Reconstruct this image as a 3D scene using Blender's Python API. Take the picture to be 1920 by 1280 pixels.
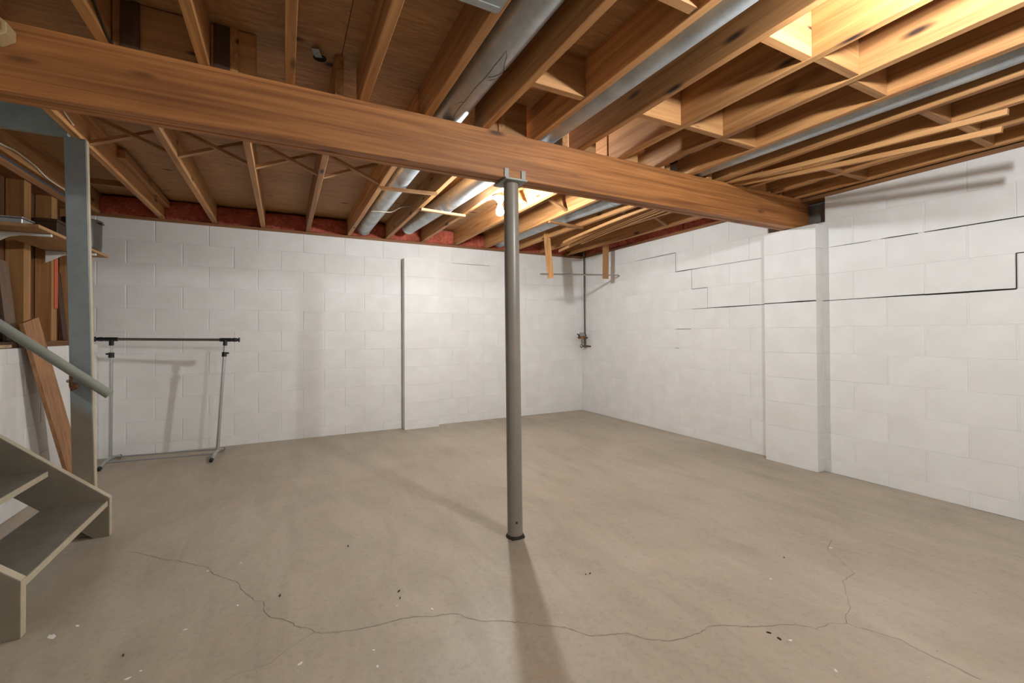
import bpy, bmesh, math, random
from mathutils import Vector, Matrix, noise as mnoise

random.seed(7)
for o in list(bpy.data.objects):
    bpy.data.objects.remove(o)
scn = bpy.context.scene
COL = scn.collection

# ------------------------------------------------------------------ camera
yaw, pitch, roll = 0.4753, 0.0091, -0.0051
fw = Vector((math.sin(yaw) * math.cos(pitch), math.cos(yaw) * math.cos(pitch), math.sin(pitch)))
rt = Vector((math.cos(yaw), -math.sin(yaw), 0.0))
up = rt.cross(fw)
r2 = math.cos(roll) * rt + math.sin(roll) * up
u2 = -math.sin(roll) * rt + math.cos(roll) * up
cam_d = bpy.data.cameras.new('camera')
cam = bpy.data.objects.new('camera', cam_d)
COL.objects.link(cam)
M = Matrix((r2, u2, -fw)).transposed().to_4x4()
M.translation = Vector((-3.7126, -5.0697, 1.0754))
cam.matrix_world = M
cam_d.sensor_width = 36.0
cam_d.lens = 36.0 * 830.85 / 1920.0
cam_d.shift_y = -(640 - 617.07) / 1920.0
cam_d.clip_start = 0.02
scn.camera = cam

# ------------------------------------------------------------------ world, exposure
w = bpy.data.worlds.new('world')
scn.world = w
w.use_nodes = True
w.node_tree.nodes['Background'].inputs[0].default_value = (0.6, 0.7, 0.85, 1)
w.node_tree.nodes['Background'].inputs[1].default_value = 0.05
scn.view_settings.view_transform = 'Standard'
scn.view_settings.look = 'None'
scn.view_settings.gamma = 1.0
scn.view_settings.use_curve_mapping = False
scn.view_settings.exposure = 0.06
BULB_POWER = 1700.0          # emission of the bare bulbs

# daylight coming down the open stairwell from the floor above
sl_d = bpy.data.lights.new('stairwell_daylight', 'AREA')
sl_d.shape = 'RECTANGLE'; sl_d.size = 0.8; sl_d.size_y = 1.6
sl_d.energy = 14.0; sl_d.color = (0.72, 0.86, 1.0)
sl = bpy.data.objects.new('stairwell_daylight', sl_d)
COL.objects.link(sl)
sl.location = (-7.2, -2.4, 3.5)
sl.rotation_euler = Vector((1.0, 0.0, -0.55)).to_track_quat('-Z', 'Z').to_euler()


# ------------------------------------------------------------------ materials
def s2l(c):
    return c / 12.92 if c <= 0.04045 else ((c + 0.055) / 1.055) ** 2.4


def rgb(r, g, b):
    return (s2l(r / 255), s2l(g / 255), s2l(b / 255), 1.0)


class NT:
    def __init__(self, name):
        self.m = bpy.data.materials.new(name)
        self.m.use_nodes = True
        self.t = self.m.node_tree
        self.b = self.t.nodes['Principled BSDF']

    def n(self, typ, **kw):
        nd = self.t.nodes.new(typ)
        for k, v in kw.items():
            if k.startswith('i_'):
                key = k[2:]
                key = int(key) if key.isdigit() else key.replace('_', ' ')
                nd.inputs[key].default_value = v
            else:
                setattr(nd, k, v)
        return nd

    def l(self, a, b):
        self.t.links.new(a, b)

    def ramp(self, fac, stops, interp='LINEAR'):
        r = self.n('ShaderNodeValToRGB')
        r.color_ramp.interpolation = interp
        el = r.color_ramp.elements
        while len(el) < len(stops):
            el.new(0.5)
        for e, (p, c) in zip(el, stops):
            e.position = p
            e.color = c if len(c) == 4 else (*c, 1)
        self.l(fac, r.inputs[0])
        return r

    def mix(self, fac, a, b, mode='MIX'):
        m = self.n('ShaderNodeMix', data_type='RGBA', blend_type=mode)
        for sock, val in ((m.inputs[0], fac), (m.inputs[6], a), (m.inputs[7], b)):
            if hasattr(val, 'links') or hasattr(val, 'is_linked'):
                self.l(val, sock)
            else:
                sock.default_value = val
        return m.outputs[2]

    def math(self, op, a, b=None):
        m = self.n('ShaderNodeMath', operation=op)
        for sock, val in ((m.inputs[0], a), (m.inputs[1], b)):
            if val is None:
                continue
            if hasattr(val, 'is_linked'):
                self.l(val, sock)
            else:
                sock.default_value = val
        return m.outputs[0]

    def coords(self, scale, rnd=True):
        tc = self.n('ShaderNodeTexCoord')
        v = tc.outputs['Object']
        if rnd:
            oi = self.n('ShaderNodeObjectInfo')
            k = self.n('ShaderNodeVectorMath', operation='SCALE')
            k.inputs[0].default_value = (37.1, 53.7, 71.3)
            self.l(oi.outputs['Random'], k.inputs['Scale'])
            a = self.n('ShaderNodeVectorMath', operation='ADD')
            self.l(v, a.inputs[0]); self.l(k.outputs[0], a.inputs[1])
            v = a.outputs[0]
        m = self.n('ShaderNodeVectorMath', operation='MULTIPLY')
        m.inputs[1].default_value = scale
        self.l(v, m.inputs[0])
        return m.outputs[0]

    def bump(self, h, strength, dist=0.002):
        b = self.n('ShaderNodeBump')
        b.inputs['Strength'].default_value = strength
        b.inputs['Distance'].default_value = dist
        self.l(h, b.inputs['Height'])
        self.l(b.outputs[0], self.b.inputs['Normal'])


def wood(name, axis, light, dark, knots=0.05, rough=0.65, fine=30.0, contrast=1.0, knot_col=(52, 30, 18), tone=0.3):
    t = NT(name)
    ax = 'xyz'.index(axis)
    sc = [fine] * 3; sc[ax] = 1.1
    v = t.coords(sc)
    n1 = t.n('ShaderNodeTexNoise', i_Scale=1.0, i_Detail=5.0, i_Roughness=0.6, i_Distortion=0.9)
    t.l(v, n1.inputs['Vector'])
    sc2 = [5.0] * 3; sc2[ax] = 0.6
    n2 = t.n('ShaderNodeTexNoise', i_Scale=1.0, i_Detail=3.0, i_Distortion=0.5)
    t.l(t.coords(sc2), n2.inputs['Vector'])
    lo, hi = 0.5 - 0.28 / contrast, 0.5 + 0.22 / contrast
    c1 = t.ramp(n1.outputs['Fac'], [(lo, rgb(*dark)), (hi, rgb(*light))]).outputs[0]
    c2 = t.ramp(n2.outputs['Fac'], [(0.3, (0.72, 0.68, 0.62, 1)), (0.7, (1.08, 1.06, 1.03, 1))]).outputs[0]
    col = t.mix(1.0, c1, c2, 'MULTIPLY')
    if knots:
        sc3 = [9.0] * 3; sc3[ax] = 2.6
        vo = t.n('ShaderNodeTexVoronoi', i_Scale=1.0)
        t.l(t.coords(sc3), vo.inputs['Vector'])
        k = t.ramp(vo.outputs['Distance'], [(knots * 0.7, (1, 1, 1, 1)), (knots * 2.0, (0, 0, 0, 1))]).outputs[0]
        col = t.mix(k, col, rgb(*knot_col))
    oi = t.n('ShaderNodeObjectInfo')
    val = t.math('ADD', t.math('MULTIPLY', oi.outputs['Random'], tone), 1.0 - tone * 0.6)
    hsv = t.n('ShaderNodeHueSaturation')
    t.l(col, hsv.inputs['Color']); t.l(val, hsv.inputs['Value'])
    t.l(hsv.outputs[0], t.b.inputs['Base Color'])
    t.b.inputs['Roughness'].default_value = rough
    t.bump(n1.outputs['Fac'], 0.25, 0.0015)
    return t.m


def plain(name, c, rough=0.5, metal=0.0, var=0.12, scale=12.0, bump=0.0, spec=0.5, tone=0.0):
    t = NT(name)
    n = t.n('ShaderNodeTexNoise', i_Scale=1.0, i_Detail=5.0, i_Roughness=0.6)
    t.l(t.coords((scale,) * 3), n.inputs['Vector'])
    a = rgb(*c)
    lo = tuple(x * (1 - var) for x in a[:3]) + (1,)
    hi = tuple(min(1, x * (1 + var)) for x in a[:3]) + (1,)
    col = t.ramp(n.outputs['Fac'], [(0.3, lo), (0.7, hi)]).outputs[0]
    t.l(col, t.b.inputs['Base Color'])
    t.b.inputs['Roughness'].default_value = rough
    t.b.inputs['Metallic'].default_value = metal
    t.b.inputs['Specular IOR Level'].default_value = spec
    if bump:
        t.bump(n.outputs['Fac'], bump)
    return t.m


def block_paint():
    t = NT('painted_block')
    v = t.coords((1, 1, 1))
    n1 = t.n('ShaderNodeTexNoise', i_Scale=160.0, i_Detail=4.0, i_Roughness=0.7)
    t.l(v, n1.inputs['Vector'])
    n2 = t.n('ShaderNodeTexNoise', i_Scale=5.0, i_Detail=4.0)
    t.l(v, n2.inputs['Vector'])
    col = t.ramp(n2.outputs['Fac'], [(0.3, rgb(225, 223, 219)), (0.7, rgb(234, 233, 230))]).outputs[0]
    t.l(col, t.b.inputs['Base Color'])
    t.b.inputs['Roughness'].default_value = 0.6
    t.b.inputs['Specular IOR Level'].default_value = 0.3
    t.bump(n1.outputs['Fac'], 0.22, 0.0015)
    return t.m


def floor_paint():
    t = NT('painted_concrete')
    v = t.coords((1, 1, 1), rnd=False)
    big = t.n('ShaderNodeTexNoise', i_Scale=0.9, i_Detail=5.0, i_Roughness=0.6, i_Distortion=0.6)
    t.l(v, big.inputs['Vector'])
    # broad brush and trowel streaks
    st = t.n('ShaderNodeTexNoise', i_Scale=1.0, i_Detail=6.0, i_Roughness=0.65, i_Distortion=0.8)
    t.l(t.coords((6.0, 1.6, 1.0), rnd=False), st.inputs['Vector'])
    fine = t.n('ShaderNodeTexNoise', i_Scale=45.0, i_Detail=6.0, i_Roughness=0.7)
    t.l(v, fine.inputs['Vector'])
    c = t.ramp(big.outputs['Fac'], [(0.3, rgb(166, 154, 135)), (0.7, rgb(184, 172, 153))]).outputs[0]
    c = t.mix(1.0, c, t.ramp(st.outputs['Fac'], [(0.3, (0.86, 0.85, 0.84, 1)), (0.62, (1.03, 1.03, 1.03, 1))]).outputs[0], 'MULTIPLY')
    c = t.mix(1.0, c, t.ramp(fine.outputs['Fac'], [(0.32, (0.88, 0.87, 0.85, 1)), (0.5, (1, 1, 1, 1))]).outputs[0], 'MULTIPLY')
    # grit specks and pale chips in the paint
    vo = t.n('ShaderNodeTexVoronoi', i_Scale=9.0)
    t.l(v, vo.inputs['Vector'])
    c = t.mix(t.ramp(vo.outputs['Distance'], [(0.012, (0.75, 0.75, 0.75, 1)), (0.03, (0, 0, 0, 1))]).outputs[0], c, rgb(70, 62, 54))
    vo2 = t.n('ShaderNodeTexVoronoi', i_Scale=6.0)
    off = t.n('ShaderNodeVectorMath', operation='ADD'); off.inputs[1].default_value = (3.3, 7.7, 1.1)
    t.l(v, off.inputs[0]); t.l(off.outputs[0], vo2.inputs['Vector'])
    c = t.mix(t.ramp(vo2.outputs['Distance'], [(0.010, (0.7, 0.7, 0.7, 1)), (0.028, (0, 0, 0, 1))]).outputs[0], c, rgb(205, 199, 188))
    t.l(c, t.b.inputs['Base Color'])
    r = t.ramp(big.outputs['Fac'], [(0.3, (0.5, 0.5, 0.5, 1)), (0.7, (0.38, 0.38, 0.38, 1))]).outputs[0]
    t.l(r, t.b.inputs['Roughness'])
    t.b.inputs['Specular IOR Level'].default_value = 0.4
    t.bump(fine.outputs['Fac'], 0.12, 0.001)
    return t.m


def plywood():
    t = NT('plywood')
    v = t.coords((1.3, 5.0, 1.0))
    n1 = t.n('ShaderNodeTexNoise', i_Scale=1.6, i_Detail=2.0, i_Distortion=1.0)
    t.l(v, n1.inputs['Vector'])
    # peeled-veneer rings: bands of a slow noise
    s = t.math('SINE', t.math('MULTIPLY', n1.outputs['Fac'], 70.0))
    s = t.math('ADD', t.math('MULTIPLY', s, 0.5), 0.5)
    n2 = t.n('ShaderNodeTexNoise', i_Scale=1.0, i_Detail=6.0, i_Roughness=0.7)
    t.l(t.coords((3.0, 40.0, 1.0)), n2.inputs['Vector'])
    c = t.mix(t.math('MULTIPLY', s, 0.45), rgb(184, 140, 94), rgb(148, 106, 66))
    c = t.mix(1.0, c, t.ramp(n2.outputs['Fac'], [(0.3, (0.66, 0.62, 0.56, 1)), (0.62, (1.05, 1.04, 1.02, 1))]).outputs[0], 'MULTIPLY')
    vo = t.n('ShaderNodeTexVoronoi', i_Scale=1.0)
    t.l(t.coords((2.6, 5.2, 1.0)), vo.inputs['Vector'])
    k = t.ramp(vo.outputs['Distance'], [(0.05, (1, 1, 1, 1)), (0.13, (0, 0, 0, 1))]).outputs[0]
    c = t.mix(k, c, rgb(62, 38, 22))
    t.l(c, t.b.inputs['Base Color'])
    t.b.inputs['Roughness'].default_value = 0.7
    return t.m


def galvanized(name, c=(182, 187, 190), rough=0.32):
    t = NT(name)
    vo = t.n('ShaderNodeTexVoronoi', i_Scale=60.0)
    t.l(t.coords((1, 1, 1)), vo.inputs['Vector'])
    n = t.n('ShaderNodeTexNoise', i_Scale=7.0, i_Detail=5.0)
    t.l(t.coords((1, 1, 1)), n.inputs['Vector'])
    a = rgb(*c)
    c1 = t.ramp(n.outputs['Fac'], [(0.3, tuple(x * 0.72 for x in a[:3]) + (1,)), (0.65, a)]).outputs[0]
    c2 = t.ramp(vo.outputs['Distance'], [(0.0, (0.92, 0.92, 0.92, 1)), (1.0, (1.06, 1.06, 1.06, 1))]).outputs[0]
    t.l(t.mix(1.0, c1, c2, 'MULTIPLY'), t.b.inputs['Base Color'])
    t.b.inputs['Metallic'].default_value = 0.6
    r = t.ramp(n.outputs['Fac'], [(0.3, (rough + 0.18,) * 3), (0.7, (rough,) * 3)]).outputs[0]
    t.l(r, t.b.inputs['Roughness'])
    return t.m


def insulation_mat():
    t = NT('insulation_red')
    v = t.coords((1, 1, 1))
    n = t.n('ShaderNodeTexNoise', i_Scale=38.0, i_Detail=6.0, i_Roughness=0.75, i_Distortion=0.6)
    t.l(v, n.inputs['Vector'])
    n2 = t.n('ShaderNodeTexNoise', i_Scale=6.0, i_Detail=4.0)
    t.l(v, n2.inputs['Vector'])
    c = t.ramp(n.outputs['Fac'], [(0.3, rgb(140, 62, 46)), (0.7, rgb(214, 118, 96))]).outputs[0]
    c = t.mix(1.0, c, t.ramp(n2.outputs['Fac'], [(0.35, (0.7, 0.66, 0.62, 1)), (0.6, (1, 1, 1, 1))]).outputs[0], 'MULTIPLY')
    t.l(c, t.b.inputs['Base Color'])
    t.b.inputs['Roughness'].default_value = 0.95
    t.b.inputs['Specular IOR Level'].default_value = 0.1
    t.bump(n.outputs['Fac'], 0.6, 0.006)
    return t.m


def post_paint():
    # worn two-coat paint: taupe brushed over the lower part of an older blue-grey coat
    t = NT('stair_post_paint')
    tc = t.n('ShaderNodeTexCoord')
    sep = t.n('ShaderNodeSeparateXYZ')
    t.l(tc.outputs['Object'], sep.inputs[0])
    n = t.n('ShaderNodeTexNoise', i_Scale=5.0, i_Detail=4.0)
    t.l(tc.outputs['Object'], n.inputs['Vector'])
    h = t.math('ADD', sep.outputs['Z'], t.math('MULTIPLY', n.outputs['Fac'], 0.10))
    h = t.math('ADD', h, t.math('MULTIPLY', sep.outputs['X'], 0.86))
    f = t.ramp(t.math('MULTIPLY', t.math('ADD', h, 2.2), 0.4), [(0.335, (0, 0, 0, 1)), (0.365, (1, 1, 1, 1))]).outputs[0]
    n2 = t.n('ShaderNodeTexNoise', i_Scale=14.0, i_Detail=5.0)
    t.l(tc.outputs['Object'], n2.inputs['Vector'])
    c = t.mix(f, rgb(134, 124, 107), rgb(142, 150, 150))
    c = t.mix(1.0, c, t.ramp(n2.outputs['Fac'], [(0.3, (0.88, 0.88, 0.88, 1)), (0.6, (1.02, 1.02, 1.02, 1))]).outputs[0], 'MULTIPLY')
    t.l(c, t.b.inputs['Base Color'])
    t.b.inputs['Roughness'].default_value = 0.45
    return t.m


def emit(name, strength, col=(0.925, 0.975, 1.0, 1)):
    t = NT(name)
    t.b.inputs['Base Color'].default_value = (1, 1, 1, 1)
    t.b.inputs['Emission Color'].default_value = col
    t.b.inputs['Emission Strength'].default_value = strength
    return t.m


JL, JD = (202, 150, 95), (154, 102, 57)
MAT = {
    'block': block_paint(),
    'mortar': plain('painted_mortar', (228, 226, 222), 0.7, var=0.04, scale=20, bump=0.3, spec=0.2),
    'wallpaint': plain('painted_wall', (222, 220, 216), 0.6, var=0.03, scale=3, spec=0.3),
    'drywall': plain('drywall', (205, 203, 198), 0.7, var=0.03, scale=3, spec=0.3),
    'floor': floor_paint(),
    'crack': plain('crack_dark', (58, 52, 46), 0.9, var=0.2, spec=0.1),
    'gap': plain('open_joint_dark', (38, 36, 34), 0.9, var=0.2, spec=0.1),
    'floorcrack': plain('floor_crack', (112, 102, 90), 0.9, var=0.25, scale=30, spec=0.1),
    'fleck': plain('paint_fleck', (226, 223, 214), 0.7, var=0.06),
    'grit': plain('grit', (54, 44, 36), 0.9, var=0.3),
    'joist': wood('joist_wood', 'y', JL, JD, knots=0.085, contrast=1.4),
    'joistx': wood('blocking_wood', 'x', (198, 148, 96), (160, 110, 64), knots=0.05, contrast=1.3),
    'strut': wood('strut_wood', 'x', (186, 140, 94), (146, 102, 62), knots=0.0),
    'beam': wood('beam_wood', 'x', (188, 126, 70), (138, 85, 42), knots=0.085, fine=38.0, contrast=1.7, tone=0.0, rough=0.6, knot_col=(84, 46, 24)),
    'stud': wood('stud_wood', 'z', (196, 148, 92), (158, 108, 60), knots=0.04),
    'sheath': wood('sheathing_wood', 'z', (112, 72, 44), (78, 50, 31), knots=0.0),
    'sill': wood('sill_wood', 'x', (150, 104, 64), (108, 70, 42), knots=0.0),
    'silly': wood('sill_wood_y', 'y', (158, 110, 68), (112, 74, 44), knots=0.0),
    'lath': wood('lath_wood', 'y', (206, 158, 104), (176, 126, 76), knots=0.0, fine=60.0),
    'darkwood': wood('dark_wood', 'z', (92, 62, 42), (62, 40, 28), knots=0.0),
    'plank': wood('plank_wood', 'z', (182, 136, 94), (132, 90, 56), knots=0.0, fine=45.0, contrast=1.3, tone=0.0),
    'greyboard': wood('grey_board', 'z', (136, 116, 98), (104, 84, 68), knots=0.0, fine=50.0, tone=0.0),
    'shelfwood': wood('shelf_wood', 'y', (188, 148, 98), (150, 110, 66), knots=0.0, fine=50.0, tone=0.0),
    'hanger': wood('hanger_wood', 'z', (216, 168, 112), (166, 112, 66), knots=0.04, fine=45.0, tone=0.4),
    'plywood': plywood(),
    'galv': galvanized('galvanized_duct'),
    'galvdull': galvanized('galvanized_sheet', (168, 172, 172), 0.45),
    'column': plain('column_paint', (134, 126, 114), 0.36, var=0.07, scale=9),
    'colplate': plain('column_plate', (138, 136, 128), 0.5, metal=0.3, var=0.1),
    'insul': insulation_mat(),
    'taupe': plain('stair_taupe', (130, 120, 103), 0.45, var=0.09, scale=10, bump=0.05),
    'taupeworn': plain('tread_worn', (112, 106, 93), 0.5, var=0.16, scale=14, bump=0.08),
    'edgelit': plain('lit_edge_paint', (182, 170, 146), 0.5, var=0.08, scale=25),  # paler tint that puts the lamps' light into the colour of lamp-facing faces
    'post': post_paint(),
    'bluegrey': plain('header_bluegrey', (146, 155, 150), 0.5, var=0.16, scale=9),
    'rail': plain('rail_paint', (146, 147, 136), 0.42, var=0.08, scale=9),
    'chrome': plain('rack_chrome', (196, 197, 198), 0.25, metal=0.9, var=0.05),
    'rackbar': plain('rack_bar', (128, 116, 108), 0.3, metal=0.75, var=0.06),
    'rackgrey': plain('rack_grey', (168, 169, 170), 0.4, metal=0.5, var=0.05),
    'black': plain('black_plastic', (24, 24, 25), 0.45, var=0.1),
    'iron': plain('iron_pipe', (92, 82, 76), 0.5, metal=0.55, var=0.25, scale=30),
    'brass': plain('tarnished_brass', (128, 92, 62), 0.45, metal=0.7, var=0.25, scale=40),
    'greycap': plain('regulator_cap', (140, 142, 143), 0.5, metal=0.2, var=0.06),
    'pipesteel': plain('rod_steel', (168, 164, 158), 0.35, metal=0.8, var=0.1),
    'white': plain('white_enamel', (226, 224, 218), 0.4, var=0.03),
    'porcelain': plain('porcelain', (236, 232, 224), 0.3, var=0.02),
    'wire': plain('cream_cable', (214, 204, 184), 0.5, var=0.05),
    'wiredark': plain('dark_cable', (38, 32, 28), 0.6, var=0.1),
    'pot': plain('dark_enamel_pot', (82, 74, 70), 0.3, metal=0.35, var=0.12),
    'potlid': plain('pot_inside', (40, 38, 37), 0.5, var=0.1),
    'darkbox': plain('dark_box', (70, 48, 34), 0.6, var=0.15),
    'orange': plain('orange_paint', (200, 84, 40), 0.5, var=0.1),
    'tan': plain('tan_plastic', (186, 160, 118), 0.5, var=0.06),
    'bulb': emit('bulb_glow', BULB_POWER),
    'bulbfill': emit('bulb_glow_fill', BULB_POWER * 0.5),  # for the added fill lamp
    'bulbdim': emit('bulb_glow_dim', BULB_POWER * 0.90 / 0.36),
}


# ------------------------------------------------------------------ helpers
CACHE = {}


def link(name, me, parent=None, loc=(0, 0, 0)):
    o = bpy.data.objects.new(name, me)
    COL.objects.link(o)
    o.location = loc
    if parent is not None:
        o.parent = parent
    return o


def tag(o, label=None, cat=None, group=None, kind=None):
    if label: o['label'] = label
    if cat: o['category'] = cat
    if group: o['group'] = group
    if kind: o['kind'] = kind
    return o


def empty(name, loc=(0, 0, 0)):
    o = bpy.data.objects.new(name, None)
    o.empty_display_size = 0.1
    COL.objects.link(o)
    o.location = loc
    return o


def finish(bm, name, mat, smooth=False):
    me = bpy.data.meshes.new(name)
    bmesh.ops.recalc_face_normals(bm, faces=bm.faces)
    bm.to_mesh(me); bm.free()
    mats = mat if isinstance(mat, (list, tuple)) else [mat]
    for m in mats:
        me.materials.append(m)
    if smooth:
        for p in me.polygons:
            p.use_smooth = True
        try:
            me.set_sharp_from_angle(angle=math.radians(40))
        except Exception:
            pass
    return me


def boxmesh(d, mat, bev=0.0):
    key = (round(d[0], 4), round(d[1], 4), round(d[2], 4), mat.name, round(bev, 4))
    if key in CACHE:
        return CACHE[key]
    bm = bmesh.new()
    bmesh.ops.create_cube(bm, size=1.0)
    bmesh.ops.scale(bm, vec=d, verts=bm.verts)
    if bev:
        bmesh.ops.bevel(bm, geom=list(bm.edges), offset=bev, segments=1, affect='EDGES')
    me = finish(bm, 'box', mat)
    CACHE[key] = me
    return me


def box(name, lo, hi, mat, parent=None, bev=0.0):
    """axis-aligned box from world corner lo to hi (parent's location is subtracted)"""
    d = tuple(hi[i] - lo[i] for i in range(3))
    c = Vector([(hi[i] + lo[i]) / 2 for i in range(3)])
    if parent is not None:
        c = c - parent.location
        if parent.parent is not None:
            c = c - parent.parent.location
    return link(name, boxmesh(d, mat, bev), parent, c)


def rel(parent, p):
    v = Vector(p)
    q = parent
    while q is not None:
        v = v - q.location
        q = q.parent
    return v


def sweep_mesh(pts, prof, mat, caps=True, smooth=True, upv=(0, 0, 1), scales=None):
    """profile (list of 2-D points) carried along a polyline"""
    bm = bmesh.new()
    pts = [Vector(p) for p in pts]
    rings = []
    upv = Vector(upv)
    for i, p in enumerate(pts):
        if i == 0: t = pts[1] - pts[0]
        elif i == len(pts) - 1: t = pts[-1] - pts[-2]
        else: t = (pts[i + 1] - p).normalized() + (p - pts[i - 1]).normalized()
        t.normalize()
        u = upv if abs(t.dot(upv)) < 0.95 else Vector((1, 0, 0))
        a = t.cross(u).normalized()
        b = a.cross(t).normalized()
        s = scales[i] if scales else 1.0
        rings.append([bm.verts.new(p + a * (x * s) + b * (y * s)) for x, y in prof])
    n = len(prof)
    for r0, r1 in zip(rings, rings[1:]):
        for k in range(n):
            bm.faces.new((r0[k], r0[(k + 1) % n], r1[(k + 1) % n], r1[k]))
    if caps:
        bm.faces.new(rings[0]); bm.faces.new(list(reversed(rings[-1])))
    return finish(bm, 'sweep', mat, smooth)


def circ(r, n=16):
    return [(r * math.cos(2 * math.pi * k / n), r * math.sin(2 * math.pi * k / n)) for k in range(n)]


def rect(wd, h):
    return [(-wd / 2, -h / 2), (wd / 2, -h / 2), (wd / 2, h / 2), (-wd / 2, h / 2)]


def tube(name, pts, r, mat, parent=None, n=16, scales=None):
    q = [Vector(p) for p in pts]
    base = q[0].copy()
    o = link(name, sweep_mesh([p - base for p in q], circ(r, n), mat, scales=scales), parent)
    o.location = rel(parent, base) if parent else base
    return o


def strip(name, pts, wd, h, mat, parent=None, upv=(0, 0, 1)):
    q = [Vector(p) for p in pts]
    base = q[0].copy()
    o = link(name, sweep_mesh([p - base for p in q], rect(wd, h), mat, smooth=False, upv=upv), parent)
    o.location = rel(parent, base) if parent else base
    return o


def lathe(name, prof, mat, parent=None, loc=(0, 0, 0), n=24, smooth=True, axis='z'):
    """prof: list of (radius, height)"""
    bm = bmesh.new()
    rings = []
    for r, z in prof:
        if r < 1e-6:
            rings.append([bm.verts.new((0, 0, z))])
        else:
            rings.append([bm.verts.new((r * math.cos(2 * math.pi * k / n), r * math.sin(2 * math.pi * k / n), z)) for k in range(n)])
    for a, b in zip(rings, rings[1:]):
        for k in range(n):
            k2 = (k + 1) % n
            va = [a[0]] if len(a) == 1 else [a[k], a[k2]]
            vb = [b[0]] if len(b) == 1 else [b[k2], b[k]]
            if len(va) + len(vb) >= 3:
                bm.faces.new(va + vb)
    if axis == 'x':
        bmesh.ops.rotate(bm, cent=(0, 0, 0), matrix=Matrix.Rotation(math.pi / 2, 3, 'Y'), verts=bm.verts)
    if axis == 'y':
        bmesh.ops.rotate(bm, cent=(0, 0, 0), matrix=Matrix.Rotation(-math.pi / 2, 3, 'X'), verts=bm.verts)
    o = link(name, finish(bm, name, mat, smooth), parent)
    o.location = rel(parent, loc) if parent else Vector(loc)
    return o


def prism(name, poly, axis, a, b, mat, parent=None, bev=0.0):
    """polygon (in the two axes other than axis) extruded from a to b along axis; origin at first polygon point"""
    bm = bmesh.new()
    def mk(p, t):
        if axis == 'y': return Vector((p[0], t, p[1]))
        if axis == 'x': return Vector((t, p[0], p[1]))
        return Vector((p[0], p[1], t))
    base = mk(poly[0], a)
    v0 = [bm.verts.new(mk(p, a) - base) for p in poly]
    v1 = [bm.verts.new(mk(p, b) - base) for p in poly]
    n = len(poly)
    bm.faces.new(v0); bm.faces.new(list(reversed(v1)))
    for k in range(n):
        bm.faces.new((v0[k], v0[(k + 1) % n], v1[(k + 1) % n], v1[k]))
    if bev:
        bmesh.ops.recalc_face_normals(bm, faces=bm.faces)
        bmesh.ops.bevel(bm, geom=list(bm.edges), offset=bev, segments=1, affect='EDGES')
    o = link(name, finish(bm, name, mat), parent)
    o.location = rel(parent, base) if parent else base
    return o


def ribbon(name, pts, widths, mat, parent, plane, lift):
    """thin flat polyline lying in a plane ('z' floor: pts are x,y; 'x' wall: pts are y,z)"""
    bm = bmesh.new()
    P = [Vector((p[0], p[1])) for p in pts]
    L, R = [], []
    for i, p in enumerate(P):
        t = (P[min(i + 1, len(P) - 1)] - P[max(i - 1, 0)]).normalized()
        nrm = Vector((-t.y, t.x))
        wd = widths[i] if isinstance(widths, list) else widths
        for lst, s in ((L, 0.5), (R, -0.5)):
            q = p + nrm * wd * s
            lst.append(bm.verts.new((q.x, q.y, lift) if plane == 'z' else (lift, q.x, q.y)))
    for i in range(len(P) - 1):
        bm.faces.new((L[i], L[i + 1], R[i + 1], R[i]))
    o = link(name, finish(bm, name, mat), parent)
    if parent: o.location = rel(parent, (0, 0, 0))
    return o


# ================================================================== SETTING
B, H = 0.4064, 0.2032
LINE = {l: 0.095 + (10 - l) * H for l in range(1, 11)}
TOP = 2.115                     # top of the block walls
JB, JT = 2.145, 2.331           # bottom and top of the floor joists
NEAR = -8.6
XL = -5.15                      # left wall face
BX0, BX1 = -2.965, -2.855       # beam front and back faces (y)
rows = [(1, LINE[1], TOP)] + [(l, LINE[l], LINE[l - 1]) for l in range(2, 11)] + [(11, 0.0, LINE[10])]


def blockmesh(length, height, gv=0.0034, gh=0.0012, ch=0.0030, depth=0.02):
    """face block: front at local y=0 looking to -y, chamfered front edges, body goes back to y=depth"""
    key = ('blk', round(length, 3), round(height, 3))
    if key in CACHE:
        return CACHE[key]
    hx, hz = length / 2 - gv, height / 2 - gh
    bm = bmesh.new()
    f = [bm.verts.new((sx * (hx - ch), 0, sz * (hz - ch * 0.5))) for sx, sz in ((-1, -1), (1, -1), (1, 1), (-1, 1))]
    m = [bm.verts.new((sx * hx, ch, sz * hz)) for sx, sz in ((-1, -1), (1, -1), (1, 1), (-1, 1))]
    k = [bm.verts.new((sx * hx, depth, sz * hz)) for sx, sz in ((-1, -1), (1, -1), (1, 1), (-1, 1))]
    bm.faces.new(f)
    for i in range(4):
        j = (i + 1) % 4
        bm.faces.new((f[i], m[i], m[j], f[j]))
        bm.faces.new((m[i], k[i], k[j], m[j]))
    bm.faces.new(list(reversed(k)))
    me = finish(bm, 'block', MAT['block'])
    CACHE[key] = me
    return me


def lay(parent, s0, s1, z0, z1, joints, place):
    """lay the blocks of one course between s0 and s1 with joints at the given positions"""
    cuts = [s0] + [j for j in sorted(joints) if s0 + 0.03 < j < s1 - 0.03] + [s1]
    for a, b in zip(cuts, cuts[1:]):
        o = link('block', blockmesh(b - a, z1 - z0), parent)
        place(o, (a + b) / 2, (z0 + z1) / 2)


def jit():
    return random.uniform(-0.0007, 0.0007)


# floor
floor = link('floor', boxmesh((7.4 + 0.2, 9.0, 0.12), MAT['floor']), None, (-3.6, -4.3, -0.06))
tag(floor, 'taupe painted concrete basement floor with long hairline cracks', kind='structure')

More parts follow.
